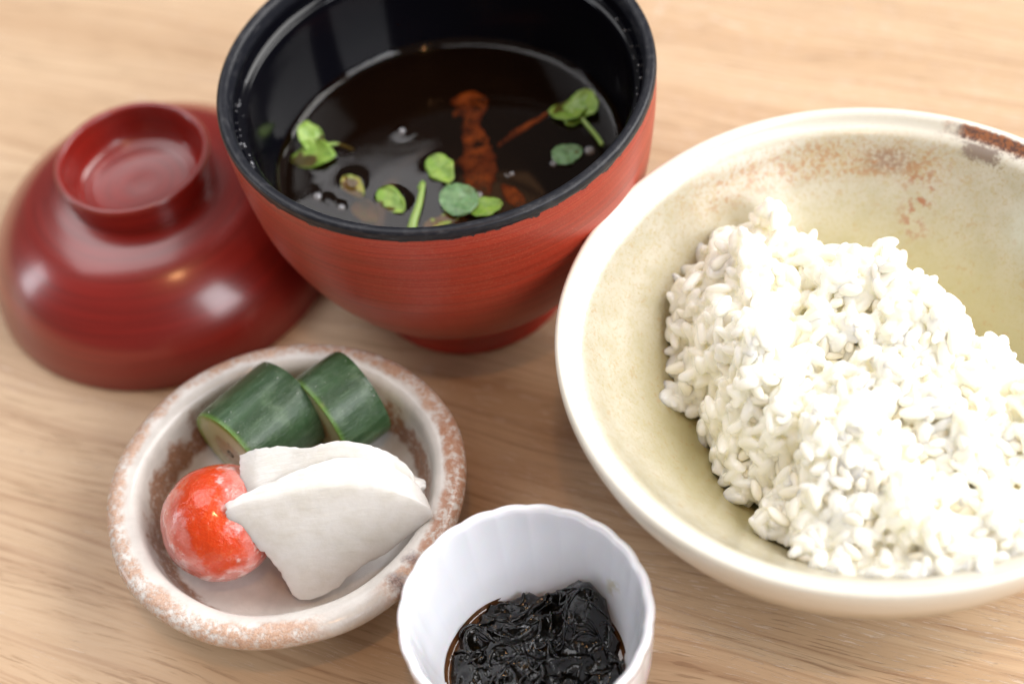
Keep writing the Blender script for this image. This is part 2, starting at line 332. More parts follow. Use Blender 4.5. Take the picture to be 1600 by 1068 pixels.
for k in range(46):
    a = R(rngb.uniform(160, 215)) if k < 30 else R(rngb.uniform(-25, 20)); z = rngb.choice([7.39, 7.42, 7.5]) + rngb.uniform(-.03, .06); r = 5.18 + (z - 7.36) * .9
    bmesh.ops.create_icosphere(bm, subdivisions=1, radius=rngb.uniform(.018, .042) * CM, matrix=Matrix.Translation(Vector((r * math.cos(a), r * math.sin(a), z)) * CM))
me = bpy.data.meshes.new('condensation'); bm.to_mesh(me); bm.free()
o = link('condensation', me, gls.mat, bowl); tag(o, kind='stuff')

# ================================================================== lid, upside down
LD = (-9.92, 7.413, 0)
lid = thing('bowl_lid', LD, 'glossy dark red lacquer lid lying upside down beside the soup bowl', 'bowl lid')
lp = cr([(5.0, 0.25), (5.12, 0.0), (5.2, 0.04), (5.22, 0.2), (5.12, 0.8), (4.82, 1.6), (4.25, 2.35), (3.5, 2.92), (2.75, 3.2), (2.15, 3.32), (2.0, 3.34)], 8)
link('body', lathe('body', lp, 200), red_gloss, lid)
fp = cr([(2.02, 3.2), (2.10, 3.34), (2.14, 3.55), (2.18, 3.9), (2.24, 4.2), (2.22, 4.29), (2.15, 4.32), (2.06, 4.29), (2.0, 4.15), (1.90, 3.75), (1.80, 3.45), (1.66, 3.30), (1.52, 3.27), (1.45, 3.24), (1.2, 3.22), (0.6, 3.20), (0.08, 3.20)], 6)
link('foot_ring', lathe('foot_ring', fp, 160), red_gloss, lid)

# ================================================================== rice bowl
RB = (8.423, -4.158, 0)
gz_ = M('ash_glaze', Roughness=0.28, Coat_Weight=0.3, Coat_Roughness=0.15)
r_, a_, z_ = gz_.polar()
n1 = gz_.noise(gz_.p, 1.6, 5, 0.6); n2 = gz_.noise(gz_.p, 9, 4, 0.65); n3 = gz_.noise(gz_.map(gz_.p, loc=(9, 3, 1)), 4.5, 3, 0.6); n4 = gz_.noise(gz_.map(gz_.p, loc=(3, 7, 1)), 16, 2, .5)
c = gz_.mix(gz_.smooth(n1, .35, .68), (0.53, 0.495, 0.40, 1), (0.465, 0.43, 0.315, 1))
c = gz_.mix(gz_.smooth(n2, .47, .68, 0, .6), c, (0.45, 0.37, 0.19, 1))
c = gz_.mix(gz_.smooth(n4, .60, .72, 0, .5), c, (0.36, 0.28, 0.12, 1))
c = gz_.mix(gz_.smooth(z_, 4.9, 2.6, 0, .88), c, (0.41, 0.36, 0.165, 1))                 # glaze pools thicker and greener in the well
c = gz_.mix(gz_.smooth(n3, .60, .68, 0, .38), c, (0.42, 0.26, 0.10, 1))
inner = gz_.smooth(r_, 6.99, 6.90); lipz = gz_.smooth(z_, 5.55, 5.80)
wht = gz_.mix(gz_.smooth(n2, .5, .8, 0, .3), (0.80, 0.77, 0.67, 1), (0.66, 0.58, 0.42, 1))
outer = gz_.mix(gz_.smooth(n1, .4, .7), (0.66, 0.60, 0.47, 1), (0.56, 0.48, 0.34, 1))
outer = gz_.mix(gz_.smooth(z_, 4.6, 5.5), outer, wht)
iw = gz_.math('MULTIPLY', inner, gz_.math('SUBTRACT', 1.0, lipz))
iw2 = gz_.math('ADD', z_, gz_.math('MULTIPLY', n2, .5))
c = gz_.mix(iw, outer, c)
# iron spots below the far rim
sp_band = gz_.math('MULTIPLY', gz_.band(z_, 4.75, 5.50, .22), gz_.near_angle(a_, 88, 30, 12))
n5 = gz_.noise(gz_.map(gz_.p, loc=(2, 9, 5)), 6.5, 3, .6)
spots = gz_.math('MULTIPLY', gz_.smooth(gz_.math('ADD', n5, gz_.math('MULTIPLY', n1, .5)), .73, .88), sp_band)
c = gz_.mix(gz_.math('MULTIPLY', spots, gz_.math('MULTIPLY', inner, .8)), c, (0.40, 0.18, 0.07, 1))
c = gz_.mix(gz_.math('MULTIPLY', gz_.math('MULTIPLY', sp_band, inner), gz_.smooth(n2, .3, .7, 0, .5)), c, (0.50, 0.34, 0.16, 1))
s2 = gz_.math('MULTIPLY', gz_.near_angle(a_, 71, 5, 4), gz_.band(z_, 4.85, 5.35, .18))
c = gz_.mix(gz_.math('MULTIPLY', s2, gz_.smooth(n2, .35, .6, 0, .7)), c, (0.24, 0.13, 0.10, 1))
s3 = gz_.math('MULTIPLY', gz_.near_angle(a_, 62, 3.5, 3), gz_.band(z_, 3.7, 5.0, .3))
c = gz_.mix(gz_.math('MULTIPLY', s3, gz_.smooth(n3, .48, .62, 0, .8)), c, (0.36, 0.13, 0.06, 1))
s4 = gz_.math('MULTIPLY', gz_.near_angle(gz_.math('ADD', a_, gz_.math('MULTIPLY', gz_.math('SUBTRACT', n2, .5), .15)), 51, 4, 1.5), gz_.smooth(gz_.math('ADD', z_, gz_.math('MULTIPLY', n2, .4)), 5.62, 5.75)); s4 = gz_.math('MULTIPLY', s4, gz_.math('MULTIPLY', inner, .85))
c = gz_.mix(s4, c, (0.20, 0.14, 0.11, 1))
s5 = gz_.math('MULTIPLY', gz_.near_angle(gz_.math('ADD', a_, gz_.math('MULTIPLY', gz_.math('SUBTRACT', n1, .5), .4)), 44, 15, 4), gz_.math('MULTIPLY', gz_.smooth(gz_.math('ADD', z_, gz_.math('MULTIPLY', n2, .3)), 5.85, 5.98), gz_.smooth(gz_.math('ADD', r_, gz_.math('MULTIPLY', n2, .15)), 7.34, 7.28)))
c = gz_.mix(gz_.math('MULTIPLY', s5, .95), c, gz_.mix(gz_.smooth(n2, .4, .6), (0.38, 0.13, 0.045, 1), (0.13, 0.055, 0.045, 1)))
s6 = gz_.math('MULTIPLY', gz_.near_angle(a_, 33, 5, 5), gz_.band(z_, 4.2, 5.2, .4))
c = gz_.mix(gz_.math('MULTIPLY', gz_.math('MULTIPLY', s6, inner), .55), c, (0.58, 0.62, 0.54, 1))
gz_.set('Base Color', c)
gz_.set('Normal', gz_.bump(gz_.math('ADD', gz_.math('MULTIPLY', n2, .6), gz_.math('MULTIPLY', n4, .3)), 0.12, 0.6))
zin = lambda r: 1.1 + 4.85 * (r / 7.0) ** 2.1
prof = [(3.0, 0.35), (3.15, 0.02), (3.4, 0.0), (3.45, 0.2), (3.3, 0.7), (3.9, 1.1), (5.35, 2.2), (6.5, 3.5), (7.15, 4.75), (7.42, 5.55), (7.46, 5.88), (7.42, 6.02), (7.31, 6.06), (7.19, 6.0), (7.05, 5.80)]
prof = cr(prof + [(r, zin(r) - 0.0) for r in (6.75, 6.4, 5.9, 5.2, 4.4, 3.4, 2.3, 1.2, 0.1)], 6)
def rbw(r, z, a): k = 1 + 0.004 * math.sin(2 * a + 1) + 0.0025 * math.sin(5 * a) ; return r * k, z + 0.03 * math.sin(3 * a + .5) * (r / 7.4)
o = link('rice_bowl', lathe('rice_bowl', prof, 220, rbw), gz_.mat, loc=RB); tag(o, 'wide beige speckled stoneware bowl with rust brown spots under its far rim', 'rice bowl')

# cooked rice
poly = np.array([(-3.26, 5.0), (-4.5, 2.66), (-4.4, 2.0), (-4.7, .48), (-4.15, .1), (-4.05, -1.3), (-3.15, -2.75), (-3.1, -4.05), (-2.65, -5.3), (-1.2, -6.35), (1, -6.75), (4, -5.6), (6, -3.2), (5.9, -1.6), (4.3, -.7), (3.3, 1.3), (2.2, 3.3), (.8, 4.2), (-1.2, 5.3)])
def pdist(P):       # signed distance, positive inside
    P = np.asarray(P, float); d = np.full(len(P), 1e9); ins = np.zeros(len(P), bool)
    for i in range(len(poly)):
        a, b = poly[i], poly[(i + 1) % len(poly)]; ab = b - a
        tt = np.clip(((P - a) @ ab) / (ab @ ab), 0, 1); d = np.minimum(d, np.hypot(*(P - a - tt[:, None] * ab).T))
        cnd = (a[1] > P[:, 1]) != (b[1] > P[:, 1]); xx = a[0] + (P[:, 1] - a[1]) * ab[0] / (ab[1] + 1e-12); ins ^= cnd & (P[:, 0] < xx)
    nz = np.array([.34 * mn.noise(Vector((x * 1.1, y * 1.1, 3))) + .30 * mn.noise(Vector((x * 2.6, y * 2.6, 9))) for x, y in P])
    return np.where(ins, d, -d) + nz
def rice_h(P):
    d = pdist(P); r = np.hypot(P[:, 0], P[:, 1]); zb = zin(r)
    s = 1 - (1 - np.clip(d / 2.0, 0, 1)) ** 2.2
    top = 5.35 + 0.05 * P[:, 1] + 0.0 * P[:, 0]
    lump = np.array([mn.noise(Vector((x * .75 + 3, y * .75, 1.5))) * 0.8 + mn.noise(Vector((x * 1.6, y * 1.6, 7))) * 0.75 for x, y in P])
    hh = zb + (np.maximum(top, zb + .25) - zb) * s + lump * np.clip(d / 1.0, 0, 1)
    return np.where(d > 0, hh, zb - 0.3 + d), d
xs = np.arange(-5.4, 6.8, 0.16); ys = np.arange(-7.2, 5.8, 0.16)
X, Y = np.meshgrid(xs, ys, indexing='ij'); G = np.stack([X.ravel(), Y.ravel()], 1); H, D = rice_h(G); H = H.reshape(X.shape); D = D.reshape(X.shape)
rc = M('cooked_rice', Roughness=0.24, Base_Color=(0.94, 0.91, 0.80, 1), Subsurface_Weight=0.6, Subsurface_Scale=0.0013, Subsurface_Radius=(1.0, 0.95, 0.8))
rc.b.inputs['Specular IOR Level'].default_value = 0.4
rms = M('sticky_rice', Roughness=0.26, Base_Color=(0.945, 0.915, 0.80, 1), Subsurface_Weight=1.0, Subsurface_Scale=0.0048, Subsurface_Radius=(1.0, 0.95, 0.8))
rice = thing('cooked_rice', RB, 'heap of glossy white cooked rice in the beige bowl', 'rice')
V = []; Fc = []; idx = {}
for i in range(len(xs)):
    for j in range(len(ys)):
        if D[i, j] > 0.15: idx[i, j] = len(V); V.append((xs[i], ys[j], H[i, j] - 0.33))
for (i, j) in idx:
    if all(q in idx for q in ((i + 1, j), (i, j + 1), (i + 1, j + 1))): Fc.append((idx[i, j], idx[i + 1, j], idx[i + 1, j + 1], idx[i, j + 1]))
packV, packF = np.array([(x, y, z) for x, y, z in V]), Fc      # the packed heart of the heap, closed into a solid with the grains below
nV = len(packV); packV = np.concatenate([packV, packV - np.array([0, 0, .25])]); ed = {}
for f in packF:
    for q in range(4): ed[(f[q], f[(q + 1) % 4])] = 1
packF = packF + [tuple(q + nV for q in f[::-1]) for f in packF] + [(b, a, a + nV, b + nV) for (a, b) in ed if (b, a) not in ed]
def grain_verts(seed):
    rg = random.Random(seed); L = rg.uniform(.27, .37); W = rg.uniform(.138, .168); T = rg.uniform(.122, .148); bend = rg.uniform(-.05, .05); tap = rg.uniform(-.15, .15)
    ns, nr_ = 9, 7; V = [(-L, 0, bend)]; Fc = []
    for i in range(1, nr_):
        u = -math.cos(math.pi * i / nr_); s = (1 - abs(u) ** 2.4) ** .5 if abs(u) < 1 else 0; s = max(s, .25) * (1 + tap * u)
        for k in range(ns):
            a = 2 * math.pi * k / ns; V.append((u * L, W * s * math.cos(a) + rg.uniform(-.006, .006), T * s * math.sin(a) + bend * u * u + rg.uniform(-.006, .006)))
    V.append((L, 0, bend)); e = len(V) - 1
    for k in range(ns):
        j = (k + 1) % ns; Fc.append((0, 1 + j, 1 + k)); b = 1 + (nr_ - 2) * ns; Fc.append((e, b + k, b + j))
        for i in range(nr_ - 2): a = 1 + i * ns; Fc.append((a + k, a + j, a + ns + j, a + ns + k))
    return np.array(V), Fc
GR = [grain_verts(s) for s in range(7)]; GM = [mesh('rice_grain', v, f) for v, f in GR]
cand = []      # (pos, normal)
gxn, gyn = np.gradient(H, 0.16)
def sample(spacing, off, jit, dmin, rnd):
    grid = {}; out = []
    tries = 40000
    for _ in range(tries):
        x = rnd.uniform(xs[0], xs[-2]); y = rnd.uniform(ys[0], ys[-2]); i = int((x - xs[0]) / .16); j = int((y - ys[0]) / .16)
        if D[i, j] < dmin: continue
        n = Vector((-gxn[i, j], -gyn[i, j], 1)); sl = n.length
        if rnd.random() * 3.2 > sl: continue
        n.normalize(); fx, fy = (x - xs[i]) / .16, (y - ys[j]) / .16
        z = (H[i, j] * (1 - fx) + H[i + 1, j] * fx) * (1 - fy) + (H[i, j + 1] * (1 - fx) + H[i + 1, j + 1] * fx) * fy
        p = Vector((x, y, z)) + n * (off + rnd.gauss(0, jit))
        key = (int(p.x / spacing), int(p.y / spacing), int(p.z / spacing)); ok = True
        for a in (-1, 0, 1):
            for b in (-1, 0, 1):
                for c_ in (-1, 0, 1):
                    for q in grid.get((key[0] + a, key[1] + b, key[2] + c_), ()):
                        if (q - p).length < spacing: ok = False; break
                    if not ok: break
                if not ok: break
            if not ok: break
        if not ok: continue
        grid.setdefault(key, []).append(p); out.append((p, n))
    return out
rd = random.Random(5)
lay = sample(.20, .0, .06, .02, rd) + sample(.21, -.17, .05, .05, rd) + sample(.5, .16, .05, .3, rd)
grains = []
camp = Vector((0, -30, 39.319)) - Vector(RB)
for p, n in lay:
    tdir = Vector((rd.gauss(0, 1), rd.gauss(0, 1), rd.gauss(0, 1))); tdir = (tdir - n * tdir.dot(n) * rd.uniform(.35, 1.0)).normalized()
    rot = tdir.to_track_quat('X', 'Z').to_matrix().to_4x4() @ Matrix.Rotation(rd.uniform(0, 6.28), 4, 'X')
    s = rd.uniform(.85, 1.1); mt = Matrix.Translation(p) @ rot @ Matrix.Diagonal((s, s, s, 1))
    v = p - camp; dep = v.dot(F_); u = v.dot(R_) / dep; vis = abs(u) < 0.285 and abs(v.dot(U_) / dep) < .19
    front = n.dot((camp - p).normalized())
    grains.append((mt, rd.randrange(7), (1 if vis else 0) * (front + .0) * (2 if p.z > 0 else 1) - dep * .01 + rd.random() * .9, vis))
grains.sort(key=lambda q: -q[2])
for mt, k, sc, vis in grains[:300]:
    o = bpy.data.objects.new('rice_grain', GM[k]); C.objects.link(o)
    if not GM[k].materials: GM[k].materials.append(rc.mat); GM[k].polygons.foreach_set('use_smooth', [True] * len(GM[k].polygons))
    o.parent = rice; mm = mt.copy(); mm.translation = mm.translation * CM; o.matrix_local = mm
VV = [packV]; FF = list(packF); base = len(packV)
for mt, k, sc, vis in grains[300:]:
    v, f = GR[k]; A = np.array(mt); VV.append(v @ A[:3, :3].T + A[:3, 3]); FF += [tuple(q + base for q in ff) for ff in f]; base += len(v)
print('grains', len(grains))
o = link('rice_grains', mesh('rice_grains', np.concatenate(VV), FF), rms.mat, rice); tag(o, kind='stuff')
rm = o.modifiers.new('stick_together', 'REMESH'); rm.mode = 'VOXEL'; rm.voxel_size = 0.00030; rm.use_smooth_shade = True
sm = o.modifiers.new('soften', 'SMOOTH'); sm.factor = 0.5; sm.iterations = 3

# ================================================================== pickle dish
DB = (-6.29, -3.44, 0)
dg = M('rust_flecked_glaze', Roughness=0.24, Coat_Weight=0.4, Coat_Roughness=0.1)
r_, a_, z_ = dg.polar()
d1 = dg.noise(dg.p, 1.5, 5, 0.62); d2 = dg.noise(dg.map(dg.p, loc=(5, 2, 8)), 5.5, 5, 0.68); d3 = dg.noise(dg.p, 18, 3, 0.6)
white = dg.mix(dg.smooth(d1, .3, .7), (0.70, 0.67, 0.63, 1), (0.60, 0.575, 0.54, 1))
rr_ = dg.math('ADD', r_, dg.math('MULTIPLY', dg.math('SUBTRACT', d1, .5), .5))
rimband = dg.band(rr_, 4.16, 4.85, .10)
outside = dg.smooth(z_, 1.85, 2.25)
rust = dg.math('MULTIPLY', dg.smooth(dg.math('ADD', d2, dg.math('MULTIPLY', d1, .6)), .62, .90), dg.math('MULTIPLY', rimband, outside))
rust = dg.math('MULTIPLY', rust, dg.smooth(dg.near_angle(a_, -70, 12, 8), 0, 1, 1.0, .12))
c = dg.mix(dg.math('MULTIPLY', rust, .8), white, dg.mix(dg.smooth(d3, .35, .65), (0.58, 0.34, 0.21, 1), (0.42, 0.20, 0.10, 1)))
groove = dg.math('MULTIPLY', dg.band(rr_, 3.38, 3.66, .06), dg.math('MULTIPLY', dg.smooth(d2, .30, .50, .35, 1), dg.smooth(z_, .9, 1.0)))
groove = dg.math('MULTIPLY', groove, dg.smooth(a_, -2.2, -1.5, 1.0, 1.0))
c = dg.mix(dg.math('MULTIPLY', groove, .88), c, dg.mix(dg.smooth(d3, .3, .7), (0.34, 0.14, 0.055, 1), (0.20, 0.08, 0.035, 1)))
rs = dg.math('MULTIPLY', dg.near_angle(a_, -12, 30, 9), rimband); rs = dg.math('MULTIPLY', rs, dg.smooth(d2, .38, .60, .1, .75))
c = dg.mix(rs, c, (0.36, 0.16, 0.085, 1))
for (ang, hw, ra, rb) in ((-53, 2.2, 4.15, 4.7), (-44, 1.8, 4.0, 4.45)):
    k = dg.math('MULTIPLY', dg.near_angle(dg.math('ADD', a_, dg.math('MULTIPLY', dg.math('SUBTRACT', d2, .5), .12)), ang, hw, 2.2), dg.band(rr_, ra, rb, .12))
    c = dg.mix(dg.math('MULTIPLY', k, .9), c, dg.mix(dg.smooth(d3, .4, .6), (0.10, 0.05, 0.045, 1), (0.28, 0.18, 0.15, 1)))
dg.set('Base Color', c); dg.set('Normal', dg.bump(dg.math('ADD', dg.math('MULTIPLY', d2, .8), dg.math('MULTIPLY', dg.math('MULTIPLY', d3, rust), .8)), 0.3, 0.7))
dp = cr([(2.3, .25), (2.45, 0), (2.7, 0), (2.78, .3), (3.3, .75), (4.0, 1.3), (4.45, 1.85), (4.62, 2.18), (4.60, 2.40), (4.42, 2.53), (4.15, 2.55), (3.92, 2.48), (3.78, 2.32), (3.68, 1.95), (3.56, 1.6), (3.38, 1.22), (3.05, 1.02), (2.3, .95), (1.2, .93), (0.1, .92)], 6)
def dw(r, z, a): k = 1 + .006 * math.sin(2 * a + .7) + .004 * math.sin(3 * a + 2) + .0025 * math.sin(9 * a); return r * k, z + .035 * math.sin(2 * a + 2) * r / 4.6 + .012 * math.sin(7 * a) * r / 4.6
o = link('pickle_dish', lathe('pickle_dish', dp, 200, dw), dg.mat, loc=DB); tag(o, 'small white stoneware dish with rust flecked thick rim holding pickles', 'dish')

# cucumbers
sk = M('cucumber_skin', Roughness=0.33, Coat_Weight=0.3, Coat_Roughness=0.2)
x_, y_, z_ = sk.sep(); an = sk.math('ARCTAN2', z_, y_)
s1 = sk.noise(sk.comb(sk.math('MULTIPLY', x_, .12), sk.math('MULTIPLY', an, 1.1), 0.0), 1, 3, .6); s2_ = sk.noise(sk.comb(sk.math('MULTIPLY', x_, 1.0), sk.math('MULTIPLY', an, 9), 2.0), 1, 4, .65)
oi = sk.n.new('ShaderNodeObjectInfo')
c = sk.mix(sk.smooth(s1, .35, .65), (0.013, 0.048, 0.013, 1), (0.036, 0.095, 0.034, 1)); c = sk.mix(sk.smooth(s2_, .48, .72, 0, .5), c, (0.12, 0.20, 0.11, 1)); c = sk.mix(sk.smooth(sk.noise(sk.p, 1.4, 4, .65), .48, .70, 0, .4), c, (0.14, 0.23, 0.12, 1))  # last mix puts mottled patches of sheen into the skin colour
fl = sk.noise(sk.p, 26, 2, .5); c = sk.mix(sk.smooth(fl, .70, .76, 0, .5), c, (.5, .58, .42, 1))
edge_ = sk.smooth(x_, 0.16, 0.0, 0, .8); c = sk.mix(edge_, c, (0.12, 0.26, 0.03, 1))
sk.set('Base Color', c); sk.set('Normal', sk.bump(sk.math('ADD', sk.math('ADD', s2_, sk.math('MULTIPLY', fl, .6)), sk.math('MULTIPLY', sk.noise(sk.p, 2.2, 3, .5), 1.6)), .45, .7))
fs = M('cucumber_flesh', Roughness=0.22, Subsurface_Weight=0.5, Subsurface_Scale=0.003, Subsurface_Radius=(1, 1, .4))
x_, y_, z_ = fs.sep(); rr2 = fs.math('SQRT', fs.math('ADD', fs.math('MULTIPLY', y_, y_), fs.math('MULTIPLY', z_, z_)))
an2 = fs.math('ARCTAN2', z_, y_); fn_ = fs.noise(fs.p, 3, 4, .6)
rr3 = fs.math('ADD', rr2, fs.math('MULTIPLY', fs.math('SUBTRACT', fn_, .5), .12))
c = fs.mix(fs.smooth(rr3, 1.02, 1.27), (0.52, 0.52, 0.28, 1), (0.22, 0.32, 0.03, 1)); c = fs.mix(fs.smooth(rr3, .75, .35), c, (0.42, 0.27, 0.11, 1))
lob = fs.math('ABSOLUTE', fs.math('SINE', fs.math('MULTIPLY', an2, 1.5))); seed_ = fs.math('MULTIPLY', fs.band(rr3, .22, .62, .07), fs.smooth(fs.noise(fs.comb(fs.math('MULTIPLY', an2, 7), fs.math('MULTIPLY', rr2, 1.5), 0), 1, 2, .5), .5, .62))
c = fs.mix(fs.math('MULTIPLY', seed_, .7), c, (0.19, 0.13, 0.035, 1))
fs.set('Base Color', c); fs.set('Normal', fs.bump(fn_, .3, .5))
salt_m = M('salt', Roughness=.3, Base_Color=(.8, .82, .78, 1), Alpha=.8)
def cucumber(loc, ang, Lc, rad, label, tilt=0, cut=0.0, seed=0):
    o = thing('cucumber_chunk', loc, label, 'pickle', 'pickled cucumber chunks on the rust flecked dish'); o.rotation_euler = (0, R(tilt), R(ang))
    seg, K = 72, 16; V = []; Fc = []
    sh = lambda a: rad * (1 + .03 * math.cos(3 * a + seed) + .006 * math.cos(7 * a + 1 + seed))
    def ring(x, s, a0): return [(x + cut * math.sin(a) * rad * (1 - x / Lc), sh(a) * s * math.cos(a), sh(a) * s * math.sin(a)) for a in [2 * math.pi * k / seg for k in range(seg)]]
    for i in range(K + 1):
        u = i / K; e = min(u, 1 - u) * K; s = 0.985 if e == 0 else 1.0
        V += ring(u * Lc, s * (1 + .012 * math.sin(u * 3.1)), 0)
    for i in range(K):
        for k in range(seg): j = (k + 1) % seg; Fc.append((i * seg + k, (i + 1) * seg + k, (i + 1) * seg + j, i * seg + j))
    link('skin', mesh('skin', V, Fc), sk.mat, o)
    for x, sgn in ((0, -1), (Lc, 1)):
        V = []; Fc = []; N = 10
        for q in range(1, N + 1): V += [(p[0] + sgn * .015 * (1 - (q / N) ** 4), p[1], p[2]) for p in ring(x, .985 * q / N, 0)]
        V.append((x + cut * 0 + sgn * .015, 0, 0)); c0 = len(V) - 1
        for q in range(N - 1):
            for k in range(seg): j = (k + 1) % seg; f = (q * seg + k, q * seg + j, (q + 1) * seg + j, (q + 1) * seg + k); Fc.append(f if sgn > 0 else f[::-1])
        Fc += [((c0, k, (k + 1) % seg) if sgn > 0 else (c0, (k + 1) % seg, k)) for k in range(seg)]
        link('cut_face', mesh('cut_face', V, Fc), fs.mat, o)
    bm = bmesh.new(); rs_ = random.Random(seed + 40)
    for k in range(46):
        a = R(rs_.gauss(80, 42)); x = rs_.uniform(.1, Lc - .05); s = rs_.uniform(.007, .018)
        bmesh.ops.create_icosphere(bm, subdivisions=1, radius=s * CM, matrix=Matrix.Translation(Vector((x, sh(a) * math.cos(a), sh(a) * math.sin(a))) * CM) @ Matrix.Rotation(rs_.random() * 3, 4, 'Z'))
    me = bpy.data.meshes.new('salt_specks'); bm.to_mesh(me); bm.free(); q = link('salt_specks', me, salt_m.mat, o); tag(q, kind='stuff')
    return o
cucumber((-7.70, -2.10, 2.25), 40, 2.25, 1.32, 'pale cut ended green cucumber chunk resting behind the pink tomato', seed=0)
cucumber((-5.40, -1.45, 2.18), 33, 1.45, 1.28, 'darker green cucumber chunk behind the white slices, nearest the soup bowl', seed=2)

# tomato
tm = M('pickled_tomato', Roughness=0.2, Subsurface_Weight=0.6, Subsurface_Scale=0.004, Subsurface_Radius=(1, .35, .2), Coat_Weight=.5, Coat_Roughness=.08)
t1 = tm.noise(tm.p, 1.1, 5, .6); t2 = tm.noise(tm.p, 7, 4, .65); t3 = tm.noise(tm.p, 2.6, 3, .6)
x_, y_, z_ = tm.sep()
# distance from a great circle strip facing up and forward
dx = tm.math('ADD', tm.math('ADD', x_, 0.20), tm.math('MULTIPLY', y_, 0.15)); strip = tm.smooth(tm.math('ABSOLUTE', tm.math('ADD', dx, tm.math('MULTIPLY', tm.math('SUBTRACT', t3, .5), 1.2))), .76, .38)
strip = tm.math('MULTIPLY', strip, tm.smooth(tm.math('ADD', z_, tm.math('MULTIPLY', tm.math('SUBTRACT', t1, .5), 1.4)), -.35, .25))
c = tm.mix(tm.smooth(t1, .38, .65), (0.72, 0.27, 0.23, 1), (0.62, 0.12, 0.08, 1)); c = tm.mix(tm.smooth(t3, .50, .66, 0, .85), c, (0.84, 0.60, 0.58, 1))
c = tm.mix(strip, c, tm.mix(tm.smooth(t2, .5, .75), (0.66, 0.060, 0.008, 1), (0.66, 0.12, 0.04, 1)))
tm.set('Base Color', c); tm.set('Normal', tm.bump(tm.math('ADD', t3, tm.math('MULTIPLY', t2, .35)), 1.0, .7))
bm = bmesh.new(); bmesh.ops.create_icosphere(bm, subdivisions=5, radius=1.0)
for v in bm.verts:
    n = v.co.copy(); k = 1.50 * (1 + .025 * mn.noise(n * 2.2) + .008 * mn.noise(n * 7)); v.co = Vector((n.x * k, n.y * k, n.z * k * .95)) * CM
me = bpy.data.meshes.new('pickled_tomato'); bm.to_mesh(me); bm.free()
o = link('pickled_tomato', me, tm.mat, loc=(-7.98, -4.30, 2.38)); tag(o, 'round peeled red tomato with frosty pink patches left of the white slices', 'tomato')

# white radish slices: outline points in cm (relative to the dish), draped over the tomato
dk = M('white_radish', Roughness=0.26, Subsurface_Weight=0.8, Subsurface_Scale=0.006, Subsurface_Radius=(1, .95, .85), Coat_Weight=.3, Coat_Roughness=.1)
k1 = dk.noise(dk.p, 2.2, 4, .55); k2 = dk.noise(dk.map(dk.p, rot=(0, 0, .3), sc=(1.5, 10, 3)), 1, 3, .6)
dk.set('Base Color', dk.mix(dk.smooth(k1, .35, .7), (0.74, 0.725, 0.69, 1), (0.68, 0.66, 0.61, 1))); dk.set('Normal', dk.bump(dk.math('ADD', k1, dk.math('MULTIPLY', k2, .8)), .4, .6))
#DAIKON
FRONT = [[(-7.54, -4.734, 3.775), (-6.999, -4.602, 3.907), (-6.431, -4.471, 3.949), (-5.858, -4.282, 3.991), (-5.131, -4.12, 4.003), (-4.421, -4.049, 3.93), (-3.594, -4.234, 3.689), (-3.028, -4.499, 3.326), (-2.759, -4.797, 3.036), (-2.637, -5.122, 2.853)], [(-7.54, -4.823, 3.765), (-7.017, -4.721, 3.877), (-6.447, -4.645, 3.899), (-5.858, -4.536, 3.926), (-5.138, -4.444, 3.928), (-4.418, -4.415, 3.855), (-3.612, -4.554, 3.624), (-3.042, -4.766, 3.281), (-2.762, -4.976, 3.016), (-2.627, -5.178, 2.848)], [(-7.54, -4.893, 3.757), (-7.031, -4.817, 3.853), (-6.46, -4.783, 3.859), (-5.858, -4.738, 3.874), (-5.144, -4.701, 3.868), (-4.415, -4.706, 3.795), (-3.627, -4.809, 3.572), (-3.053, -4.978, 3.245), (-2.764, -5.119, 3.0), (-2.619, -5.223, 2.844)], [(-7.542, -4.92, 3.743), (-7.037, -4.866, 3.815), (-6.473, -4.856, 3.802), (-5.883, -4.839, 3.796), (-5.188, -4.832, 3.766), (-4.451, -4.841, 3.699), (-3.667, -4.92, 3.502), (-3.091, -5.066, 3.196), (-2.783, -5.173, 2.976), (-2.616, -5.239, 2.839)], [(-7.553, -4.958, 3.693), (-7.048, -4.965, 3.685), (-6.514, -5.007, 3.608), (-5.985, -5.042, 3.533), (-5.356, -5.094, 3.41), (-4.6, -5.09, 3.367), (-3.812, -5.108, 3.268), (-3.234, -5.204, 3.031), (-2.857, -5.247, 2.896), (-2.612, -5.258, 2.821)], [(-7.567, -5.003, 3.627), (-7.063, -5.083, 3.513), (-6.567, -5.186, 3.349), (-6.115, -5.283, 3.183), (-5.572, -5.408, 2.94), (-4.791, -5.387, 2.926), (-3.997, -5.33, 2.954), (-3.415, -5.367, 2.809), (-2.951, -5.332, 2.786), (-2.608, -5.28, 2.794)], [(-7.583, -5.043, 3.555), (-7.082, -5.189, 3.323), (-6.626, -5.347, 3.063), (-6.252, -5.503, 2.797), (-5.795, -5.701, 2.43), (-4.988, -5.661, 2.446), (-4.186, -5.531, 2.606), (-3.598, -5.512, 2.56), (-3.046, -5.407, 2.659), (-2.605, -5.297, 2.762)], [(-7.599, -5.08, 3.478), (-7.103, -5.285, 3.116), (-6.69, -5.492, 2.75), (-6.395, -5.703, 2.376), (-6.026, -5.973, 1.879), (-5.191, -5.915, 1.926), (-4.38, -5.712, 2.223), (-3.786, -5.642, 2.285), (-3.142, -5.47, 2.516), (-2.601, -5.311, 2.725)], [(-7.617, -5.114, 3.397), (-7.127, -5.374, 2.899), (-6.756, -5.629, 2.419), (-6.544, -5.892, 1.933), (-6.263, -6.235, 1.3), (-5.4, -6.159, 1.379), (-4.578, -5.882, 1.818), (-3.976, -5.762, 1.992), (-3.24, -5.527, 2.362), (-2.599, -5.323, 2.683)]]
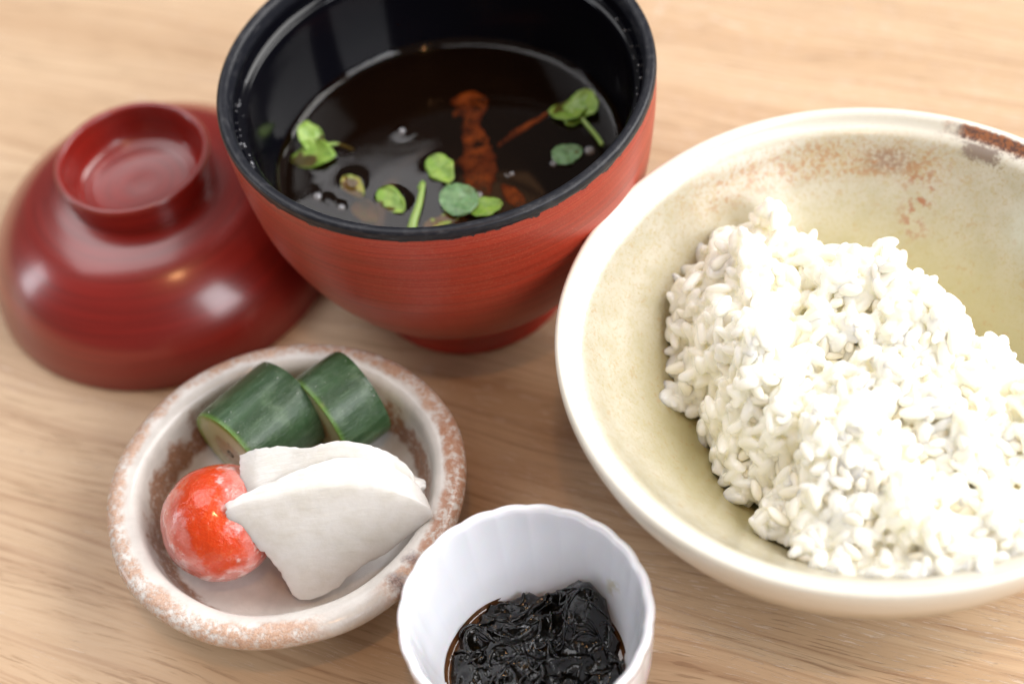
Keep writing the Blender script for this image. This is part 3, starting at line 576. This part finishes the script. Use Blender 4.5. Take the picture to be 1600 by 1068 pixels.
BACK = [[(-7.164, -3.321, 3.735), (-6.642, -3.327, 3.907), (-6.064, -3.438, 3.989), (-5.416, -3.655, 4.061), (-4.895, -3.621, 4.093), (-4.379, -3.63, 4.02), (-3.786, -3.735, 3.759), (-3.293, -3.86, 3.356), (-2.993, -4.133, 3.016), (-2.941, -4.487, 2.803)], [(-7.191, -3.541, 3.655), (-6.691, -3.639, 3.817), (-6.136, -3.728, 3.889), (-5.506, -3.846, 3.953), (-4.953, -3.781, 3.98), (-4.408, -3.78, 3.907), (-3.755, -3.896, 3.651), (-3.261, -4.034, 3.258), (-3.006, -4.283, 2.931), (-2.95, -4.55, 2.725)], [(-7.218, -3.761, 3.575), (-6.74, -3.948, 3.727), (-6.207, -4.016, 3.789), (-5.596, -4.037, 3.846), (-5.01, -3.94, 3.868), (-4.437, -3.93, 3.795), (-3.724, -4.057, 3.544), (-3.23, -4.208, 3.161), (-3.019, -4.433, 2.846), (-2.958, -4.613, 2.648)], [(-7.245, -3.979, 3.495), (-6.788, -4.256, 3.637), (-6.279, -4.302, 3.689), (-5.686, -4.227, 3.739), (-5.067, -4.099, 3.755), (-4.466, -4.081, 3.682), (-3.692, -4.218, 3.437), (-3.198, -4.382, 3.063), (-3.033, -4.583, 2.761), (-2.967, -4.676, 2.571)], [(-7.272, -4.196, 3.415), (-6.837, -4.561, 3.547), (-6.35, -4.586, 3.589), (-5.775, -4.416, 3.631), (-5.125, -4.258, 3.643), (-4.495, -4.231, 3.57), (-3.661, -4.379, 3.329), (-3.166, -4.556, 2.966), (-3.046, -4.732, 2.676), (-2.975, -4.739, 2.493)]]
def slab(name, rows, th):
    nr_, nc = len(rows), len(rows[0]); P = np.array(rows, float)
    # refine bilinearly with Catmull-Rom in both directions
    P = np.array([cr(list(P[i]), 6) for i in range(nr_)]); P = np.array([cr(list(P[:, j]), 5) for j in range(P.shape[1])]).transpose(1, 0, 2)
    a, b, _ = P.shape; N = np.zeros_like(P)
    for i in range(a):
        for j in range(b):
            du = P[i, min(j + 1, b - 1)] - P[i, max(j - 1, 0)]; dv = P[min(i + 1, a - 1), j] - P[max(i - 1, 0), j]; n = np.cross(dv, du); l = np.linalg.norm(n); N[i, j] = n / l if l > 1e-6 else (0, 0, 1)
            if N[i, j][2] < 0: N[i, j] *= -1
            e = 1.0 if i in (0, a - 1) or j in (0, b - 1) else 0.0
            P[i, j] += np.array([mn.noise(Vector(P[i, j] * 11)), mn.noise(Vector(P[i, j] * 11 + 9)), 0]) * .045 * e * (1 - (j / (b - 1)) ** 8) 
    bot = P - N * th; V = list(P.reshape(-1, 3)) + list(bot.reshape(-1, 3)); n = a * b; Fc = []
    for i in range(a - 1):
        for j in range(b - 1): q = i * b + j; Fc.append((q, q + b, q + b + 1, q + 1)); Fc.append((q + n, q + 1 + n, q + b + 1 + n, q + b + n))
        q = i * b; Fc.append((q, q + n, q + b + n, q + b)); q = i * b + b - 1; Fc.append((q, q + b, q + b + n, q + n))
    for j in range(b - 1): Fc.append((j, j + 1, j + 1 + n, j + n)); q = (a - 1) * b + j; Fc.append((q, q + n, q + 1 + n, q + 1))
    me = mesh(name, V, Fc); o = link(name, me, dk.mat)
    bv = o.modifiers.new('round', 'BEVEL'); bv.width = 0.025 * CM; bv.segments = 2; bv.limit_method = 'ANGLE'; bv.angle_limit = R(50)
    return o
o = slab('radish_slice', FRONT, .30); tag(o, 'upper white radish slice drooping to the dish floor in front', 'radish slice', 'white radish slices on the rust flecked dish')
o = slab('radish_slice', BACK, .28); tag(o, 'lower white radish slice tucked behind and leaning on the cucumbers', 'radish slice', 'white radish slices on the rust flecked dish')

# ================================================================== fluted porcelain cup
CP = (-0.658, -9.34, 0)
pc = M('white_porcelain', Roughness=0.12, Coat_Weight=.5, Coat_Roughness=.04, Subsurface_Weight=.15, Subsurface_Scale=.002)
r_, a_, z_ = pc.polar(); p1 = pc.noise(pc.p, 2.5, 4, .6)
c = (0.83, 0.845, 0.89, 1)
out_ = pc.smooth(r_, 2.84, 2.88)
line = pc.math('MULTIPLY', pc.band(pc.math('ADD', z_, pc.math('MULTIPLY', pc.math('SUBTRACT', p1, .5), .10)), 4.15, 4.25, .02), pc.smooth(r_, 2.86, 2.90))
c = pc.mix(pc.math('MULTIPLY', line, pc.smooth(p1, .35, .5, .35, .9)), c, (0.22, 0.11, 0.05, 1))
pink = pc.math('MULTIPLY', pc.smooth(pc.noise(pc.p, 1.3, 3, .5), .52, .6, 0, .6), pc.math('MULTIPLY', pc.smooth(r_, 2.6, 2.7), pc.smooth(z_, 3.8, 3.3)))
c = pc.mix(pc.math('MULTIPLY', pink, pc.smooth(z_, 3.8, 3.7)), c, (0.72, 0.60, 0.78, 1))
st1 = pc.math('MULTIPLY', pc.near_angle(a_, 30, 4.5, 3), pc.band(z_, 2.35, 2.95, .2)); c = pc.mix(pc.math('MULTIPLY', st1, pc.smooth(p1, .42, .6, 0, .55)), c, (0.50, 0.42, 0.18, 1))
pc.set('Base Color', c); pc.set('Normal', pc.bump(p1, .12, .4))
cp = cr([(1.2, .25), (1.3, 0), (1.5, 0), (1.6, .3), (2.15, .8), (2.62, 1.7), (2.82, 2.7), (2.89, 3.6), (2.91, 4.1), (2.92, 4.24), (2.88, 4.31), (2.80, 4.32), (2.72, 4.26), (2.67, 4.05), (2.58, 3.4), (2.42, 2.4), (2.16, 1.5), (1.7, .9), (.9, .66), (.08, .62)], 7)
NF = 22
def cf(r, z, a):
    s = abs(math.sin(NF * a / 2)); amp = 0.027 * min(1, max(0, (z - 0.8) / 3.2)) * (r > 1.2); rim = max(0, min(1, (z - 3.8) / .5))
    return r * (1 - .006 * math.sin(2 * a)) + (s - .63) * amp * 1.0, z + (s - .6) * .022 * rim
o = link('porcelain_cup', lathe('porcelain_cup', cp, 22 * 16, cf), pc.mat, loc=CP); tag(o, 'small fluted white porcelain cup with thin brown rim line', 'cup')

# kelp relish
kb = M('simmered_kelp', Roughness=0.09)
q1 = kb.noise(kb.p, 4, 4, .6); q2 = kb.noise(kb.map(kb.p, sc=(3, 12, 5)), 1, 4, .6)
kb.set('Base Color', kb.mix(kb.smooth(q1, .55, .78), (0.0025, 0.0018, 0.0010, 1), (0.028, 0.015, 0.004, 1))); kb.set('Normal', kb.bump(kb.math('ADD', q1, kb.math('MULTIPLY', q2, .25)), .5, .6))
kb.b.inputs['Specular IOR Level'].default_value = .5
kb.set('Roughness', kb.smooth(kb.noise(kb.p, 6, 2, .5), .35, .65, .02, .12))
sa = M('soy_sauce', Roughness=.08, Base_Color=(0.10, 0.035, 0.005, 1), Coat_Weight=.6); q = sa.noise(sa.p, 2, 3, .6); sa.set('Alpha', .9)
kelp = thing('kelp_relish', CP, 'sticky black shredded kelp relish heaped in the fluted cup', 'relish')
def kz(x, y):
    r = math.hypot(x, y)
    z = 1.50 + 0.25 * math.exp(-(r / 1.5) ** 2) + 1.05 * math.exp(-(((x - 1.45) / .62) ** 2 + ((y - 1.35) / .75) ** 2)) + .25 * math.exp(-(((x + .3) / .8) ** 2 + ((y + .6) / .8) ** 2))
    rg = 1 - abs(mn.noise(Vector((x * 1.6, y * 1.6, 2)))) * 2
    z += .20 * rg * rg - .07 + .12 * mn.noise(Vector((x * 2.8, y * 2.8, 5))) + .035 * (1 - abs(mn.noise(Vector((x * 9, y * 4, 1)))) * 2)
    return z
wall_r = lambda z: float(np.interp(z, [.62, .9, 1.5, 2.4, 3.4], [.9, 1.7, 2.16, 2.42, 2.58]))
V = []; Fc = []; NR, NS = 60, 120
for i in range(1, NR + 1):
    for k in range(NS):
        a = 2 * math.pi * k / NS; rr4 = 2.34 * i / NR; x, y = rr4 * math.cos(a), rr4 * math.sin(a); z = kz(x, y)
        lim = wall_r(z) - .05
        if rr4 > lim - .25: z -= .5 * max(0, (rr4 - lim + .25) / .25) ** 2 * .35
        rr4 = min(rr4, wall_r(z) - .04); V.append((rr4 * math.cos(a), rr4 * math.sin(a), z))
V.append((0, 0, kz(0, 0)))
for i in range(NR - 1):
    for k in range(NS): j = (k + 1) % NS; Fc.append((i * NS + k, (i + 1) * NS + k, (i + 1) * NS + j, i * NS + j))
Fc += [(len(V) - 1, k, (k + 1) % NS) for k in range(NS)]
link('kelp_mass', mesh('kelp_mass', V, Fc), kb.mat, kelp)
rk = random.Random(21)
for k in range(110):
    a = rk.uniform(0, 6.28); r = 2.05 * math.sqrt(rk.random()); x, y = r * math.cos(a), r * math.sin(a)
    L = rk.uniform(.35, .95); th = rk.uniform(0, 6.28); cur = rk.uniform(-.9, .9); wd = rk.uniform(.02, .065); P = []
    for i in range(7):
        u = i / 6 - .5; xx = x + math.cos(th + cur * u) * L * u; yy = y + math.sin(th + cur * u) * L * u
        rq = math.hypot(xx, yy); 
        if rq > 2.08: xx *= 2.08 / rq; yy *= 2.08 / rq
        P.append((xx, yy, kz(xx, yy) + .05 + .09 * math.cos(u * 3) * rk.uniform(.6, 1.2) - .09))
    tw = rk.uniform(-1.2, 1.2); Q = [Vector(p) for p in cr(P, 3)]; V = []; Fc = []; n = len(Q)
    for i, p in enumerate(Q):
        d = (Q[min(i + 1, n - 1)] - Q[max(i - 1, 0)]).normalized(); s = d.cross(Vector((0, 0, 1))).normalized(); up = s.cross(d); t_ = tw + (i / n) * rk.uniform(.5, 1.4)
        s2v = s * math.cos(t_) + up * math.sin(t_); u2v = -s * math.sin(t_) + up * math.cos(t_); ww = wd * (math.sin(math.pi * (i + .4) / (n - .2)) ** .4)
        for (cs, cu) in ((1, 0), (.5, .035), (-.5, .035), (-1, 0), (-.5, -.03), (.5, -.03)): V.append(p + s2v * ww * cs + u2v * cu)
    for i in range(n - 1):
        for c6 in range(6): j = (c6 + 1) % 6; Fc.append((i * 6 + c6, i * 6 + j, (i + 1) * 6 + j, (i + 1) * 6 + c6))
    Fc.append(tuple(range(6))[::-1]); Fc.append(tuple((n - 1) * 6 + c6 for c6 in range(6)))
    link('kelp_strip', mesh('kelp_strip', V, Fc), kb.mat, kelp)
V = [];Fc = []
for rr5, zz in ((1.9, 1.42), (2.08, 1.43), (2.13, 1.45), (2.165, 1.50), (2.185, 1.56)):
    for k in range(90):
        a = 2 * math.pi * k / 90; V.append((rr5 * math.cos(a), rr5 * math.sin(a), zz + .05 * math.sin(3 * a) + .03 * math.sin(7 * a)))
for i in range(4):
    for k in range(90): j = (k + 1) % 90; Fc.append((i * 90 + k, i * 90 + j, (i + 1) * 90 + j, (i + 1) * 90 + k))
link('sauce', mesh('sauce', V, Fc), sa.mat, kelp)
